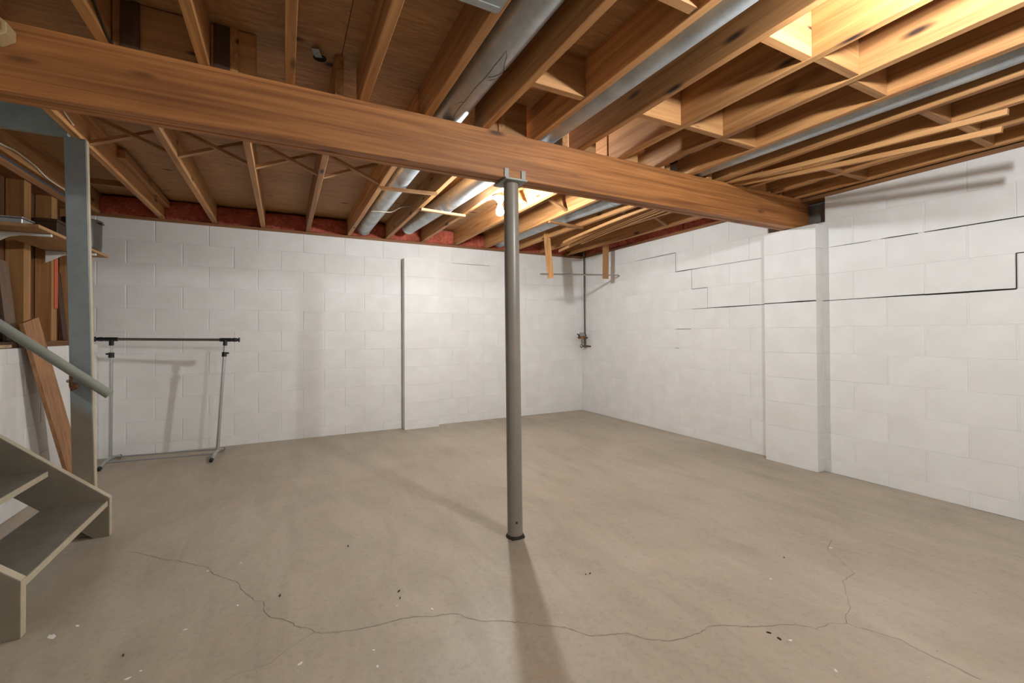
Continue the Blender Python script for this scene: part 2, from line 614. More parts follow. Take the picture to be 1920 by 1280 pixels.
# back wall
wb = link('wall_back', boxmesh((6.0, 0.2, TOP + 0.1), MAT['mortar']), None, (-2.6, 0.1030, (TOP - 0.1) / 2))
tag(wb, 'white painted concrete block wall at the far end', kind='structure')
for l, z0, z1 in rows:
    off = -4.757 if l % 2 == 1 else -4.9602
    js = [off + k * B for k in range(-2, 14)]
    def place(o, s, z):
        o.location = rel(wb, (s, jit(), z)); o.rotation_euler = (0, 0, jit())
    lay(wb, XL - 0.2, 0.0, z0, z1, js, place)
# pilaster on the back wall
for l, z0, z1 in rows[1:]:
    zt = z1 if l != 2 else 1.925
    o = box('pilaster_block', (-2.512, -0.105, z0 + 0.0003), (-2.112, 0.01, zt - 0.0003), MAT['block'], wb, 0.0014)
prism('mortar_cap', [(-2.512, 1.925), (-2.112, 1.925), (-2.16, 1.932), (-2.28, 1.945), (-2.42, 1.95), (-2.49, 1.942)], 'y', -0.098, 0.005, MAT['block'], wb)

# right wall, with the pocket that takes the beam end
PY0, PY1 = -3.142, -2.69
wr = link('wall_right', boxmesh((0.2, -NEAR + PY0, TOP + 0.1), MAT['mortar']), None, (0.1030, (NEAR + PY0) / 2, (TOP - 0.1) / 2))
tag(wr, 'white painted concrete block wall with stepped cracks and a beam pilaster', kind='structure')
box('wall_core', (0.0030, PY1, -0.1), (0.2, 0.2, TOP), MAT['mortar'], wr)
box('wall_core', (0.0030, PY0, -0.1), (0.2, PY1, 1.905), MAT['mortar'], wr)
box('pocket_back', (0.16, PY0, 1.905), (0.2, PY1, TOP), MAT['colplate'], wr)
for l, z0, z1 in rows:
    off = -3.5336 if l % 2 == 1 else -3.3304
    js = [off + k * B for k in range(-6, 10)]
    def place(o, s, z):
        o.location = rel(wr, (jit(), s, z)); o.rotation_euler = (0, 0, -math.pi / 2 + jit())
    segs = [(-6.0, 0.0)]
    if l == 1: segs = [(-6.0, PY0), (PY1, 0.0)]
    for a, b in segs:
        lay(wr, a, b, z0, z1, js, place)
for l, z0, z1 in rows[1:]:
    zt = min(z1, 1.905)
    box('pilaster_block', (-0.089, -3.121, z0 + 0.0003), (0.01, -2.709, zt - 0.0003), MAT['block'], wr, 0.0016)
# open joints and stepped cracks in the right wall
L1, L2, L3, L4, L5, L6 = (LINE[i] for i in range(1, 7))
def wcrack(pts, wd, x=-0.0012):
    ribbon('open_joint', pts, wd, MAT['gap'], wr, 'x', x)
wcrack([(-1.07, L1), (-1.28, L1), (-1.47, L1), (-1.675, L1 + 0.001)], [0.002, 0.005, 0.006, 0.005])
wcrack([(-1.676, L1), (-1.6765, (L1 + L2) / 2), (-1.676, L2)], [0.004, 0.004, 0.005])
wcrack([(-1.676, L2), (-1.78, L2), (-1.884, L2), (-2.1, L2 + 0.001), (-2.4, L2), (-2.63, L2)], [0.006, 0.008, 0.006, 0.002, 0.0022, 0.0015])
wcrack([(-1.884, L2), (-1.884, L3)], 0.003)
wcrack([(-1.884, L3), (-2.07, L3)], 0.0045)
wcrack([(-2.07, L3), (-2.071, L4)], 0.0022)
wcrack([(-1.88, L4), (-2.07, L4), (-2.3, L4), (-2.5, L4 + 0.001), (-2.709, L4)], [0.002, 0.004, 0.009, 0.007, 0.004])
wcrack([(-2.709, L4), (-2.85, L4), (-2.98, L4), (-3.121, L4)], [0.007, 0.006, 0.010, 0.008], -0.0905)
wcrack([(-3.125, L4 - 0.001), (-3.25, L4), (-3.36, L4), (-3.55, L4 + 0.001), (-3.737, L4)], [0.004, 0.003, 0.004, 0.007, 0.009])
wcrack([(-3.737, L4 - 0.001), (-3.9, L4 - 0.001), (-4.05, L4), (-4.143, L4)], [0.009, 0.010, 0.010, 0.008])
wcrack([(-4.143, L4), (-4.1435, L3)], 0.005)
wcrack([(-4.143, L3), (-4.3, L3), (-4.55, L3)], 0.005)
wcrack([(-1.673, L5), (-1.868, L5)], 0.004)
wcrack([(-1.66, L6), (-1.72, L6)], 0.003)
wcrack([(-3.18, L2), (-3.33, L2 - 0.001), (-3.44, L2)], [0.001, 0.003, 0.002])
wcrack([(-3.50, L2 + 0.002), (-3.56, L2 + 0.001), (-3.706, L2)], [0.002, 0.006, 0.005])
wcrack([(-3.737, L2), (-3.83, L2), (-3.937, L2), (-4.06, L2), (-4.3, L2), (-4.6, L2)], [0.004, 0.007, 0.006, 0.007, 0.006, 0.004])
# short crack in the back wall beside the pilaster
bm = bmesh.new()
vs = [bm.verts.new(p) for p in ((-1.9, -0.0012, L1 - 0.001), (-1.42, -0.0012, L1 - 0.003), (-1.42, -0.0012, L1 + 0.001), (-1.9, -0.0012, L1 + 0.0005))]
bm.faces.new(vs)
o = link('open_joint', finish(bm, 'open_joint', MAT['crack']), wb); o.location = rel(wb, (0, 0, 0))

# left wall: low block wall with a stud wall above it
SY = -1.86                       # the left wall ends here, the stairs start
LT = 1.0
wl = link('wall_left', boxmesh((0.3, -SY, LT + 0.1), MAT['mortar']), None, (XL - 0.1530, SY / 2, (LT - 0.1) / 2))
tag(wl, 'low white block wall with open stud framing above it', kind='structure')
lrows = [(7, LINE[6], LT), (8, LINE[7], LINE[6]), (9, LINE[8], LINE[7]), (10, LINE[9], LINE[8]), (11, LINE[10], LINE[9]), (12, 0.0, LINE[10])]
for l, z0, z1 in lrows:
    off = -0.20 if l % 2 else -0.40
    def place(o, s, z):
        o.location = rel(wl, (XL + jit(), s, z)); o.rotation_euler = (0, 0, math.pi / 2 + jit())
    lay(wl, SY, 0.0, z0, z1, [off - k * B for k in range(0, 6)], place)
box('sill_plate', (XL - 0.20, SY, LT), (XL - 0.055, 0.0, LT + 0.038), MAT['silly'], wl, 0.002)
for sy in (-1.797, -1.413, -1.030, -0.647, -0.264):
    box('stud', (XL - 0.149, sy - 0.043, LT + 0.038), (XL - 0.060, sy + 0.043, 2.088), MAT['stud'], wl, 0.002)
box('top_plate', (XL - 0.18, SY, 2.088), (XL - 0.048, 0.0, 2.135), MAT['silly'], wl, 0.002)
k = 0
y = SY
while y < -0.01:
    y2 = min(y + 0.184, 0.0)
    box('sheathing_board', (XL - 0.185 - 0.004 * (k % 2), y, LT + 0.038), (XL - 0.152 - 0.004 * (k % 2), y2 - 0.002, 2.088), MAT['sheath'], wl)
    y = y2; k += 1
# the rest of the left wall and the near wall, behind the camera
wl2 = box('wall_left_near', (XL - 0.2, NEAR, -0.1), (XL, -2.92, TOP + 0.2), MAT['wallpaint'])
tag(wl2, 'white painted wall on the near side of the stairs', kind='structure')
wn = box('wall_near', (XL - 0.2, NEAR - 0.2, -0.1), (0.2, NEAR, TOP + 0.2), MAT['wallpaint'])
tag(wn, 'white painted wall at the near end of the basement', kind='structure')
# stairwell shaft to the floor above
shaft = box('wall_stairwell', (-7.6, -2.92, -0.1), (XL - 0.2, -2.87, 4.5), MAT['drywall'])
tag(shaft, 'painted enclosure of the stairwell up to the next floor', kind='structure')
box('shaft_wall', (-7.6, -1.86, -0.1), (XL - 0.2, -1.81, 4.5), MAT['drywall'], shaft)
box('shaft_wall', (-7.65, -2.92, -0.1), (-7.6, -1.81, 4.5), MAT['drywall'], shaft)
box('shaft_wall', (XL - 0.2, -2.92, JT + 0.02), (-4.69, -2.87, 4.5), MAT['drywall'], shaft)
box('shaft_wall', (XL - 0.2, -1.86, JT + 0.02), (-4.69, -1.81, 4.5), MAT['drywall'], shaft)
box('shaft_wall', (-4.69, -2.92, JT + 0.02), (-4.64, -1.81, 4.5), MAT['drywall'], shaft)
box('shaft_top', (-7.65, -2.92, 4.5), (-4.64, -1.81, 4.55), MAT['drywall'], shaft)

# ceiling: plywood subfloor and the joists that carry it
ceil = link('ceiling', boxmesh((5.6, 0.03, 0.186), MAT['joistx']), None, (-2.6, 0.165, (JB + JT) / 2))
tag(ceil, 'open ceiling of wooden floor joists under a plywood subfloor', kind='structure')
pw = 1.22
xs = [0.18, -1.04, -2.26, -3.48, -4.70]
ys = [0.18, -1.40, -3.84, -6.28, NEAR - 0.1]
for i in range(4):
    for j in range(4):
        oy = 0.61 * (i % 2)
        ya, yb = ys[j] - (oy if j else 0), ys[j + 1] - (oy if j < 3 else 0)
        box('plywood_panel', (xs[i + 1] + 0.0015, yb + 0.0015, JT), (xs[i] - 0.0015, ya - 0.0015, JT + 0.018), MAT['plywood'], ceil)
for ya, yb in ((0.18, -1.86), (-2.87, -5.6), (-5.6, NEAR - 0.1)):
    box('plywood_panel', (XL - 0.2, yb, JT), (-4.702, ya, JT + 0.018), MAT['plywood'], ceil)
T = 0.019
nearX = [-4.605] + [-4.30 + 0.3048 * k for k in range(15)]
farX = [-4.71 + 0.4064 * k for k in range(12)]
for x in nearX:
    dz = random.uniform(-0.003, 0.002)
    box('joist', (x - T, NEAR, JB + dz * 0), (x + T, BX1 - 0.005, JT), MAT['joist'], ceil, 0.0025)
for x in (-4.91,):
    box('joist', (x - T, NEAR, JB), (x + T, BX1 - 0.005, JT), MAT['joist'], ceil, 0.0025)
for x in farX:
    if any(abs(x - n) < 2 * T for n in nearX):
        n = min(nearX, key=lambda q: abs(q - x))
        x0 = n + 2 * T if x >= n else n - 2 * T
        # lapped beside the near joist over the beam
        y0 = BX1 + 0.002
    else:
        y0 = BX0 + 0.012
    box('joist', (x - T, y0, JB), (x + T, 0.148, JT), MAT['joist'], ceil, 0.0025)
box('joist', (-5.165 - T, -1.87, 2.136), (-5.165 + T, 0.148, JT), MAT['joist'], ceil, 0.0025)
# solid blocking rows in the near span
def bays(a, b):
    return (nearX[a] + T, nearX[b] + T - 2 * T)
idx = {c: i + 1 for i, c in enumerate('ABCDEFGHIJKLMNO')}
for c0, c1, yy in (('F', 'G', -3.44), ('H', 'I', -3.44), ('I', 'J', -3.455), ('J', 'K', -3.44), ('M', 'N', -3.445), ('N', 'O', -3.45),
                   ('F', 'G', -4.06), ('H', 'I', -4.08), ('I', 'J', -4.10), ('J', 'K', -4.07), ('L', 'M', -4.09), ('M', 'N', -4.11), ('N', 'O', -4.08)):
    xa, xb = bays(idx[c0], idx[c1])
    box('blocking', (xa + 0.001, yy, JB + 0.003), (xb - 0.001, yy + 0.038, JT - 0.002), MAT['joistx'], ceil, 0.002)
# filler pieces standing on the beam between the joists
for c0, c1, fr in (('A', 'B', 1.0), ('B', 'C', 0.62), ('H', 'I', 0.4), ('F', 'G', 0.9), ('I', 'J', 0.5), ('M', 'N', 0.8)):
    xa, xb = bays(idx[c0], idx[c1])
    box('filler_block', (xa + 0.002, BX1 - 0.09, JB + 0.001), (xa + (xb - xa) * fr - 0.004, BX1 - 0.055, JT - 0.004), MAT['joistx'], ceil, 0.002)
for x, m in ((-4.225, 'darkwood'), (-3.935, 'darkwood')):
    box('filler_block', (x - 0.028, BX0 + 0.008, JB + 0.001), (x + 0.028, BX0 + 0.05, JT - 0.006), MAT[m], ceil, 0.002)
# crossed bridging in the far span
for i, j in ((0, 1), (1, 2), (2, 3), (3, 4), (6, 7), (7, 8), (9, 10), (10, 11)):
    xa, xb = farX[i] + T, farX[j] - T
    strip('bridging_strut', [(xa, -1.80, JT - 0.014), (xb, -1.80, JB + 0.018)], 0.036, 0.018, MAT['strut'], ceil)
    strip('bridging_strut', [(xa, -1.755, JB + 0.018), (xb, -1.755, JT - 0.014)], 0.036, 0.018, MAT['strut'], ceil)
# ledger strip along the upper side of the first far joist and a flat nailer beyond it
box('ledger_strip', (farX[0] + T, -1.30, JT - 0.085), (farX[0] + T + 0.045, 0.0, JT - 0.03), MAT['joist'], ceil, 0.002)
box('nailer_strip', (-5.165 + T, -0.62, JT - 0.10), (farX[0] - T, -0.585, JT - 0.055), MAT['strut'], ceil, 0.002)
# sill plates and rim boards
t1 = box('trim_1', (XL - 0.2, 0.004, TOP), (0.0, 0.14, JB), MAT['sill'], None, 0.002)
tag(t1, 'wooden sill plate along the top of the back wall', kind='structure')
t2 = box('trim_2', (0.004, -2.69, TOP), (0.14, 0.0, JB), MAT['silly'], None, 0.002)
tag(t2, 'wooden sill plate along the far part of the right wall', kind='structure')
t3 = box('trim_3', (0.004, NEAR, TOP), (0.14, PY1, JB), MAT['silly'], None, 0.002)
tag(t3, 'wooden sill plate along the near part of the right wall', kind='structure')
box('rim_board', (0.152, NEAR, JB), (0.18, 0.15, JT), MAT['silly'], ceil)
# cracks, paint flecks and grit on the floor
A = [(-4.398, -2.23), (-4.29, -2.329), (-4.237, -2.398), (-4.164, -2.448), (-4.08, -2.54), (-4.027, -2.589), (-3.994, -2.68), (-3.947, -2.732), (-3.896, -2.792), (-3.88, -2.845), (-3.859, -2.905), (-3.834, -2.954), (-3.823, -2.987), (-3.787, -3.012), (-3.779, -3.094), (-3.76, -3.138), (-3.73, -3.162), (-3.7, -3.195), (-3.668, -3.248), (-3.632, -3.276), (-3.615, -3.309), (-3.591, -3.331), (-3.555, -3.341), (-3.511, -3.355), (-3.459, -3.368), (-3.381, -3.377), (-3.324, -3.378), (-3.26, -3.394), (-3.208, -3.424), (-3.145, -3.434), (-3.113, -3.456), (-3.096, -3.494), (-3.047, -3.54), (-2.986, -3.567), (-2.959, -3.587), (-2.857, -3.668), (-2.802, -3.705), (-2.777, -3.741), (-2.741, -3.791), (-2.679, -3.813), (-2.618, -3.837), (-2.584, -3.891), (-2.511, -3.938), (-2.447, -3.948), (-2.402, -3.954), (-2.329, -3.948), (-2.266, -3.975), (-2.199, -4.019), (-2.108, -4.056), (-2.039, -4.089), (-1.999, -4.138), (-1.923, -4.142), (-1.869, -4.17), (-1.86, -4.202), (-1.828, -4.247), (-1.8, -4.306), (-1.808, -4.351), (-1.801, -4.414), (-1.802, -4.504)]
Bc = [(-1.869, -4.17), (-1.822, -4.145), (-1.763, -4.132), (-1.705, -4.097), (-1.645, -4.059), (-1.57, -4.013), (-1.457, -4.004), (-1.379, -3.907), (-1.325, -3.824), (-1.193, -3.78)]
D = [(-3.615, -3.309), (-3.663, -3.336), (-3.712, -3.37), (-3.75, -3.409), (-3.788, -3.409), (-3.837, -3.412), (-3.883, -3.423)]


def rough_line(pts, amp=0.004):
    out = []
    for a, b in zip(pts, pts[1:]):
        a, b = Vector(a), Vector(b)
        n = max(2, int((b - a).length / 0.014))
        for k in range(n):
            p = a.lerp(b, k / n)
            if k:
                p += Vector((random.uniform(-amp, amp), random.uniform(-amp, amp)))
            out.append(p)
    out.append(Vector(pts[-1]))
    return out


for pts, wd in ((A, 0.0020), (Bc, 0.0016), (D, 0.0012)):
    q = rough_line(pts)
    ribbon('crack', q, [wd * random.uniform(0.45, 1.25) for _ in q], MAT['floorcrack'], floor, 'z', 0.0006)


def flake(name, x, y, r, mat, n=9, thick=0.0012, ratio=0.6):
    bm = bmesh.new()
    a0 = random.uniform(0, 6.28)
    vs = []
    for k in range(n):
        a = 2 * math.pi * k / n
        rr = r * random.uniform(0.45, 1.15)
        px, py = rr * math.cos(a), rr * math.sin(a) * ratio
        vs.append(bm.verts.new((px * math.cos(a0) - py * math.sin(a0), px * math.sin(a0) + py * math.cos(a0), 0)))
    f = bm.faces.new(vs)
    ex = bmesh.ops.extrude_face_region(bm, geom=[f])
    bmesh.ops.translate(bm, vec=(0, 0, thick), verts=[v for v in ex['geom'] if isinstance(v, bmesh.types.BMVert)])
    o = link(name, finish(bm, name, mat), floor)
    o.location = rel(floor, (x, y, 0.0002))
    return o


for i, (x, y) in enumerate([(-4.021, -2.631), (-3.893, -2.617), (-3.876, -2.995), (-4.032, -3.074), (-3.666, -3.455), (-3.443, -3.587), (-3.198, -3.376), (-4.148, -3.272), (-4.12, -3.252), (-3.317, -3.292), (-3.443, -3.503), (-1.294, -3.825), (-1.828, -3.859), (-2.144, -4.129), (-2.157, -4.28), (-4.451, -2.897), (-4.392, -2.862)]):
    flake('paint_fleck', x, y, 0.02 if i == 15 else random.uniform(0.006, 0.011), MAT['fleck'], 11 if i == 15 else 7)
for x, y in [(-3.286, -3.197), (-3.423, -2.68), (-4.193, -3.138), (-3.293, -3.248), (-3.727, -2.999), (-2.519, -3.455), (-2.498, -3.458), (-2.174, -4.07), (-2.171, -4.107), (-1.596, -3.774)]:
    flake('grit_crumb', x, y, random.uniform(0.005, 0.010), MAT['grit'], 6, 0.004, 0.35)

# ================================================================== THINGS
# ---- main beam: three boards side by side
beam = empty('support_beam', (-2.6, (BX0 + BX1) / 2, 1.905))
tag(beam, 'long built-up brown wooden main beam crossing the whole basement', 'beam')
wply = (BX1 - BX0) / 3
for k in range(3):
    box('beam_board', (-5.34, BX0 + k * wply + 0.0006, 1.905 + (0.003 if k == 1 else 0)), (0.12, BX0 + (k + 1) * wply - 0.0006, JB), MAT['beam'], beam, 0.003)

# ---- steel column
colm = empty('steel_column', (-2.622, -2.975, 0))
tag(colm, 'taupe painted round steel column standing under the main beam', 'column')
top = Vector((-2.606, -2.915, 1.893)); bot = Vector((-2.622, -2.975, 0.0))
tube('shaft', [bot, bot.lerp(top, 0.5), top], 0.0405, MAT['column'], colm, 32)
box('base_lip', (-2.66, -3.02, 0.0), (-2.588, -3.012, 0.012), MAT['grit'], colm)
lathe('foot_collar', [(0.0, 0.0), (0.050, 0.0), (0.047, 0.008), (0.043, 0.014), (0.0, 0.014)], MAT['grit'], colm, (-2.622, -2.975, 0.0), 20)
box('cap_plate', (-2.672, -2.985, 1.893), (-2.540, -2.835, 1.904), MAT['colplate'], colm, 0.001)
for x in (-2.662, -2.560):
    box('cap_tab', (x - 0.010, BX0 - 0.006, 1.900), (x + 0.016, BX0 - 0.001, 1.955), MAT['colplate'], colm, 0.0008)
    box('cap_tab', (x - 0.010, BX1 + 0.001, 1.900), (x + 0.016, BX1 + 0.006, 1.955), MAT['colplate'], colm, 0.0008)
p = bot.lerp(top, 0.045)
lathe('bolt_hole', [(0.0, 0.0), (0.006, 0.0), (0.006, 0.003), (0.0, 0.003)], MAT['crack'], colm, (p.x - 0.010, p.y - 0.0405, p.z), 10, axis='y')


# ---- round ducts
def duct(label, sections):
    p0 = sections[0][0][0]
    d = empty('round_duct', p0)
    tag(d, label, 'duct', 'galvanized heating ducts between the joists')
    for pts, r in sections:
        tube('duct_section', pts, r, MAT['galv'], d, 32)
        a, b = Vector(pts[-2]), Vector(pts[-1])
        t = (b - a).normalized()
        tube('seam_ring', [b - t * 0.012, b + t * 0.001], r + 0.0025, MAT['galv'], d, 32)
    return d


duct('fat galvanized duct with a pencil scrawl, left of the steel column',
     [([(-2.925, NEAR + 0.3, 2.232), (-2.94, -4.5, 2.232), (-2.945, -2.2, 2.236)], 0.079), ([(-2.945, -2.25, 2.236), (-2.935, -0.02, 2.236)], 0.075)])
duct('galvanized duct passing over the beam just beside the bare bulb',
     [([(-2.350, NEAR + 0.3, 2.232), (-2.362, -4.5, 2.232), (-2.372, -2.6, 2.236), (-2.42, -1.28, 2.238)], 0.078), ([(-2.43, -1.34, 2.240), (-2.50, -0.25, 2.240)], 0.072)])
duct('long galvanized duct nearest the right wall',
     [([(-1.085, NEAR + 0.3, 2.228), (-1.095, -4.3, 2.228), (-1.152, -2.95, 2.232), (-1.20, -2.1, 2.236)], 0.078), ([(-1.19, -2.15, 2.236), (-1.26, -1.3, 2.236), (-1.29, -0.02, 2.236)], 0.074)])
# pencil scrawl on the underside of the first duct
d1 = bpy.data.objects['round_duct']
for q in ([(-2.9605, -2.9827, 2.1571), (-2.9644, -3.0712, 2.1584), (-2.9617, -3.1563, 2.1574), (-2.9628, -3.2677, 2.1578), (-2.955, -3.3699, 2.1556), (-2.9563, -3.4622, 2.1559), (-2.9548, -3.5145, 2.1555), (-2.9558, -3.5633, 2.1558), (-2.9414, -3.5387, 2.1536), (-2.9263, -3.4878, 2.1542), (-2.8994, -3.424, 2.163)],
          [(-2.9478, -3.3744, 2.1542), (-2.9275, -3.3907, 2.1541), (-2.8999, -3.4202, 2.1627), (-2.884, -3.445, 2.1715)],
          [(-2.9345, -3.3552, 2.1535), (-2.9139, -3.3715, 2.1569)],
          [(-2.9819, -3.0845, 2.1674), (-2.976, -3.1158, 2.1637), (-2.966, -3.1289, 2.159)]):
    tube('pencil_line', [(x, y, z - 0.0004) for x, y, z in q], 0.0011, MAT['crack'], d1, 6)
# ---- pan of sheet metal under two joists
pan = empty('sheet_metal_pan', (-3.23, -3.74, JB - 0.002))
tag(pan, 'flat galvanized sheet metal panel nailed under two joists at the top edge', 'sheet metal')
box('sheet', (-3.385, -5.6, JB - 0.003), (-3.075, -3.745, JB - 0.0005), MAT['galvdull'], pan)
box('folded_edge', (-3.385, -3.775, JB - 0.007), (-3.085, -3.745, JB - 0.003), MAT['galvdull'], pan, 0.001)
box('rib', (-3.375, -3.83, JB - 0.006), (-3.12, -3.822, JB - 0.003), MAT['galvdull'], pan, 0.001)
for x, y in ((-3.09, -3.76), (-3.092, -3.95), (-3.092, -4.15)):
    lathe('nail_head', [(0.0, -0.002), (0.005, -0.001), (0.005, 0.001), (0.0, 0.001)], MAT['grit'], pan, (x, y, JB - 0.0045), 10)

# ---- duct straps of wood
for label, a, b in (('pale wooden cleat nailed under the fat duct left of the column', (-3.085, -1.78, JB - 0.010), (-2.68, -1.83, JB - 0.010)),
                    ('pale wooden cleat nailed under the duct beside the bare bulb', (-2.675, -1.37, JB - 0.010), (-2.262, -1.33, JB - 0.010)),
                    ('brownish wooden cleat nailed under the duct nearest the right wall', (-1.47, -1.50, JB - 0.010), (-1.04, -1.43, JB - 0.010))):
    c = strip('duct_cleat', [a, b], 0.034, 0.019, MAT['strut'])
    tag(c, label, 'wood cleat', 'wooden cleats under the ducts')

# ---- bare bulb lamps
def lamp(x, y, label, mat='bulb', chain=0.44, k=1.0):
    t = empty('ceiling_lamp', (x, y, JB))
    tag(t, label, 'lamp')
    lathe('lamp_base', [(0.0, 0.0), (0.050, 0.0), (0.056, -0.006), (0.056, -0.018), (0.046, -0.028), (0.026, -0.036), (0.024, -0.052), (0.0, -0.052)], MAT['porcelain'], t, (x, y, JB), 28)
    prof = [(0.0, -0.158), (0.014, -0.156), (0.024, -0.149), (0.0295, -0.138), (0.031, -0.126), (0.0285, -0.110), (0.022, -0.094), (0.016, -0.080), (0.014, -0.066), (0.013, -0.052)]
    lathe('bulb', [(r * k, (z + 0.052) * k - 0.052 - 0.032 * (1 - k)) for r, z in prof], MAT[mat], t, (x, y, JB), 28)
    if k < 1:
        lathe('bulb_neck', [(0.0, -0.050), (0.013, -0.050), (0.012, -0.052 - 0.034 * (1 - k)), (0.0, -0.052 - 0.034 * (1 - k))], MAT['porcelain'], t, (x, y, JB), 20)
    tube('pull_chain', [(x + 0.035, y - 0.02, JB - 0.03), (x + 0.036, y - 0.021, JB - 0.06), (x + 0.036, y - 0.021, JB - chain)], 0.0012, MAT['white'], t, 8)
    return t


lamp(-2.222, -1.98, 'bare lit bulb in a white porcelain holder behind the column')
lamp(-2.10, -4.64, 'bare lit bulb in a white porcelain holder near the camera, overhead', 'bulbdim', 0.10, 0.6)
lamp(-2.05, -7.30, 'added fill bulb in a white porcelain holder, unseen behind the camera', 'bulbfill', 0.2)  # unseen lamp added for fill light, spaced like the other two
box_l = empty('junction_box', (-4.56, -3.02, 2.06))
tag(box_l, 'tan octagonal box rim with a pale socket at the upper left corner', 'electrical box')
oc = [(-4.575 + 0.058 * math.cos(math.pi / 8 + k * math.pi / 4), 2.088 + 0.045 * math.sin(math.pi / 8 + k * math.pi / 4)) for k in range(8)]
prism('box_body', oc, 'y', -3.03, BX0 - 0.002, MAT['tan'], box_l, 0.003)
oc2 = [(-4.575 + 0.046 * math.cos(math.pi / 8 + k * math.pi / 4), 2.088 + 0.034 * math.sin(math.pi / 8 + k * math.pi / 4)) for k in range(8)]
prism('box_face', oc2, 'y', -3.032, -3.029, MAT['plank'], box_l)
lathe('socket', [(0.0, 0.0), (0.022, 0.0), (0.024, 0.014), (0.018, 0.02), (0.0, 0.02)], MAT['porcelain'], box_l, (-4.575, -3.05, 2.085), 20, axis='y')

# ---- insulation batts
def batt(name, lo, hi, label, group, front):
    nx, nz = 10, 6
    d = Vector((hi[0] - lo[0], hi[1] - lo[1], hi[2] - lo[2]))
    bm = bmesh.new()
    bmesh.ops.create_cube(bm, size=1.0)
    bmesh.ops.subdivide_edges(bm, edges=list(bm.edges), cuts=6, use_grid_fill=True)
    seed = Vector((random.uniform(0, 50), random.uniform(0, 50), 0))
    for v in bm.verts:
        c = v.co.copy()
        r = 1 - 0.10 * (abs(c.x * 2) ** 6) * (abs(c.z * 2) ** 2)
        q = Vector((c.x * d.x, c.y * d.y, c.z * d.z))
        nz_ = mnoise.noise(q * 9 + seed) * 0.022 + mnoise.noise(q * 30 + seed) * 0.006
        dirv = Vector(front)
        amt = 1.0 if c.dot(dirv) > 0.3 else 0.2
        edge = (abs(c.dot(Vector((0, 0, 1)))) * 2) ** 4
        q += dirv * (nz_ * amt - 0.018 * edge)
        q.z *= r
        v.co = q
    o = link(name, finish(bm, name, MAT['insul'], True), None, [(lo[i] + hi[i]) / 2 for i in range(3)])
    tag(o, label, 'insulation', group)
    return o


allfar = [-5.165] + farX
words = ['first', 'second', 'third', 'fourth', 'fifth', 'sixth', 'seventh', 'eighth', 'ninth', 'tenth', 'eleventh', 'twelfth', 'thirteenth']
for i, (a, b) in enumerate(zip(allfar, allfar[1:])):
    zt = JT - 0.012 - 0.02 * random.random()
    batt('insulation_batt', (a + T + 0.004, 0.012, JB + 0.002), (b - T - 0.004, 0.145, zt),
         f'red insulation batt over the back wall, {words[i]} bay from the left', 'insulation over the back wall', (0, -1, 0))
yy = -0.05
i = 0
while yy - 0.42 > -2.75:
    batt('insulation_batt', (0.012, yy - 0.42, JB + 0.002), (0.148, yy, JT - 0.03), f'red insulation piece over the right wall, {words[i]} from the far corner', 'insulation over the right wall', (-1, 0, 0))
    yy -= 0.43; i += 1

# ---- staircase
st = empty('staircase', (-4.55, -2.41, 0))
tag(st, 'taupe painted open wooden staircase going up at the left', 'stairs')
SL = 0.886
FX = -4.545
def stringer(y0, y1):
    x2 = -7.1
    poly = [(FX, 0.0), (FX, 0.203), (x2, 0.203 + SL * (FX - x2)), (x2, SL * (FX - 0.066 - x2)), (FX - 0.066, 0.0)]
    return prism('stringer', poly, 'y', y0, y1, MAT['taupe'], st, 0.002)
def edge_band(sg, y0, y1):  # pale strips paint lamp light onto the stringer's top and foot
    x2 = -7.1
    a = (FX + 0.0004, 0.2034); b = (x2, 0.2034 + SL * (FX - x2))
    o = strip('top_edge', [(a[0], (y0 + y1) / 2, a[1]), (b[0], (y0 + y1) / 2, b[1])], 0.0355, 0.002, MAT['edgelit'], sg, (0, 0, 1))
    o['label'] = 'paler upper edge, lamp light painted in'
    o = box('foot_edge', (FX - 0.0006, y0 + 0.0015, 0.002), (FX + 0.0008, y1 - 0.0015, 0.201), MAT['edgelit'], None)
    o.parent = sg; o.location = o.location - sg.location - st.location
    o['label'] = 'paler front edge, lamp light painted in'
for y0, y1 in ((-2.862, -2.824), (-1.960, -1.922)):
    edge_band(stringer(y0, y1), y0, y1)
def nosing(tr, nx, zt):  # tread front coloured paler, as if lit by the lamps
    o = link('nosing', boxmesh((0.0022, 0.858, 0.027), MAT['edgelit']), tr, (0.255 / 2 + 0.0006, 0, 0))
    o['label'] = 'paler front edge, lamp light painted in'
for k in range(1, 13):
    nx = -4.553 if k == 1 else -4.787 - 0.2145 * (k - 2)
    zt = 0.192 * k if k < 3 else 0.384 + 0.19 * (k - 2)
    box('tread', (nx - 0.255, -2.823, zt - 0.030), (nx, -1.961, zt), MAT['taupeworn'], st, 0.0025)
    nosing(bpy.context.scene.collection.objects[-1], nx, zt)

# ---- post and header of the stair opening
pst = prism('stair_post', [(-4.746, 2.128), (-4.657, 2.128), (-4.612, 0.0), (-4.701, 0.0)], 'y', -1.920, -1.882, MAT['post'], None, 0.0025)
tag(pst, 'tall blue-grey painted wooden post beside the stairs', 'post')
pe = strip('side_face', [(-4.6563, -1.901, 2.124), (-4.6113, -1.901, 0.004)], 0.034, 0.002, MAT['edgelit'], pst, (1, 0, 0))  # pale strip paints lamp light on the post's right side
pe['label'] = 'paler side face, lamp light painted in'
hd = box('stair_header', (XL - 0.06, -1.920, 2.130), (farX[0] - T - 0.001, -1.882, JT - 0.002), MAT['bluegrey'], None, 0.002)
tag(hd, 'worn blue-grey painted header board at the stair opening', 'board')

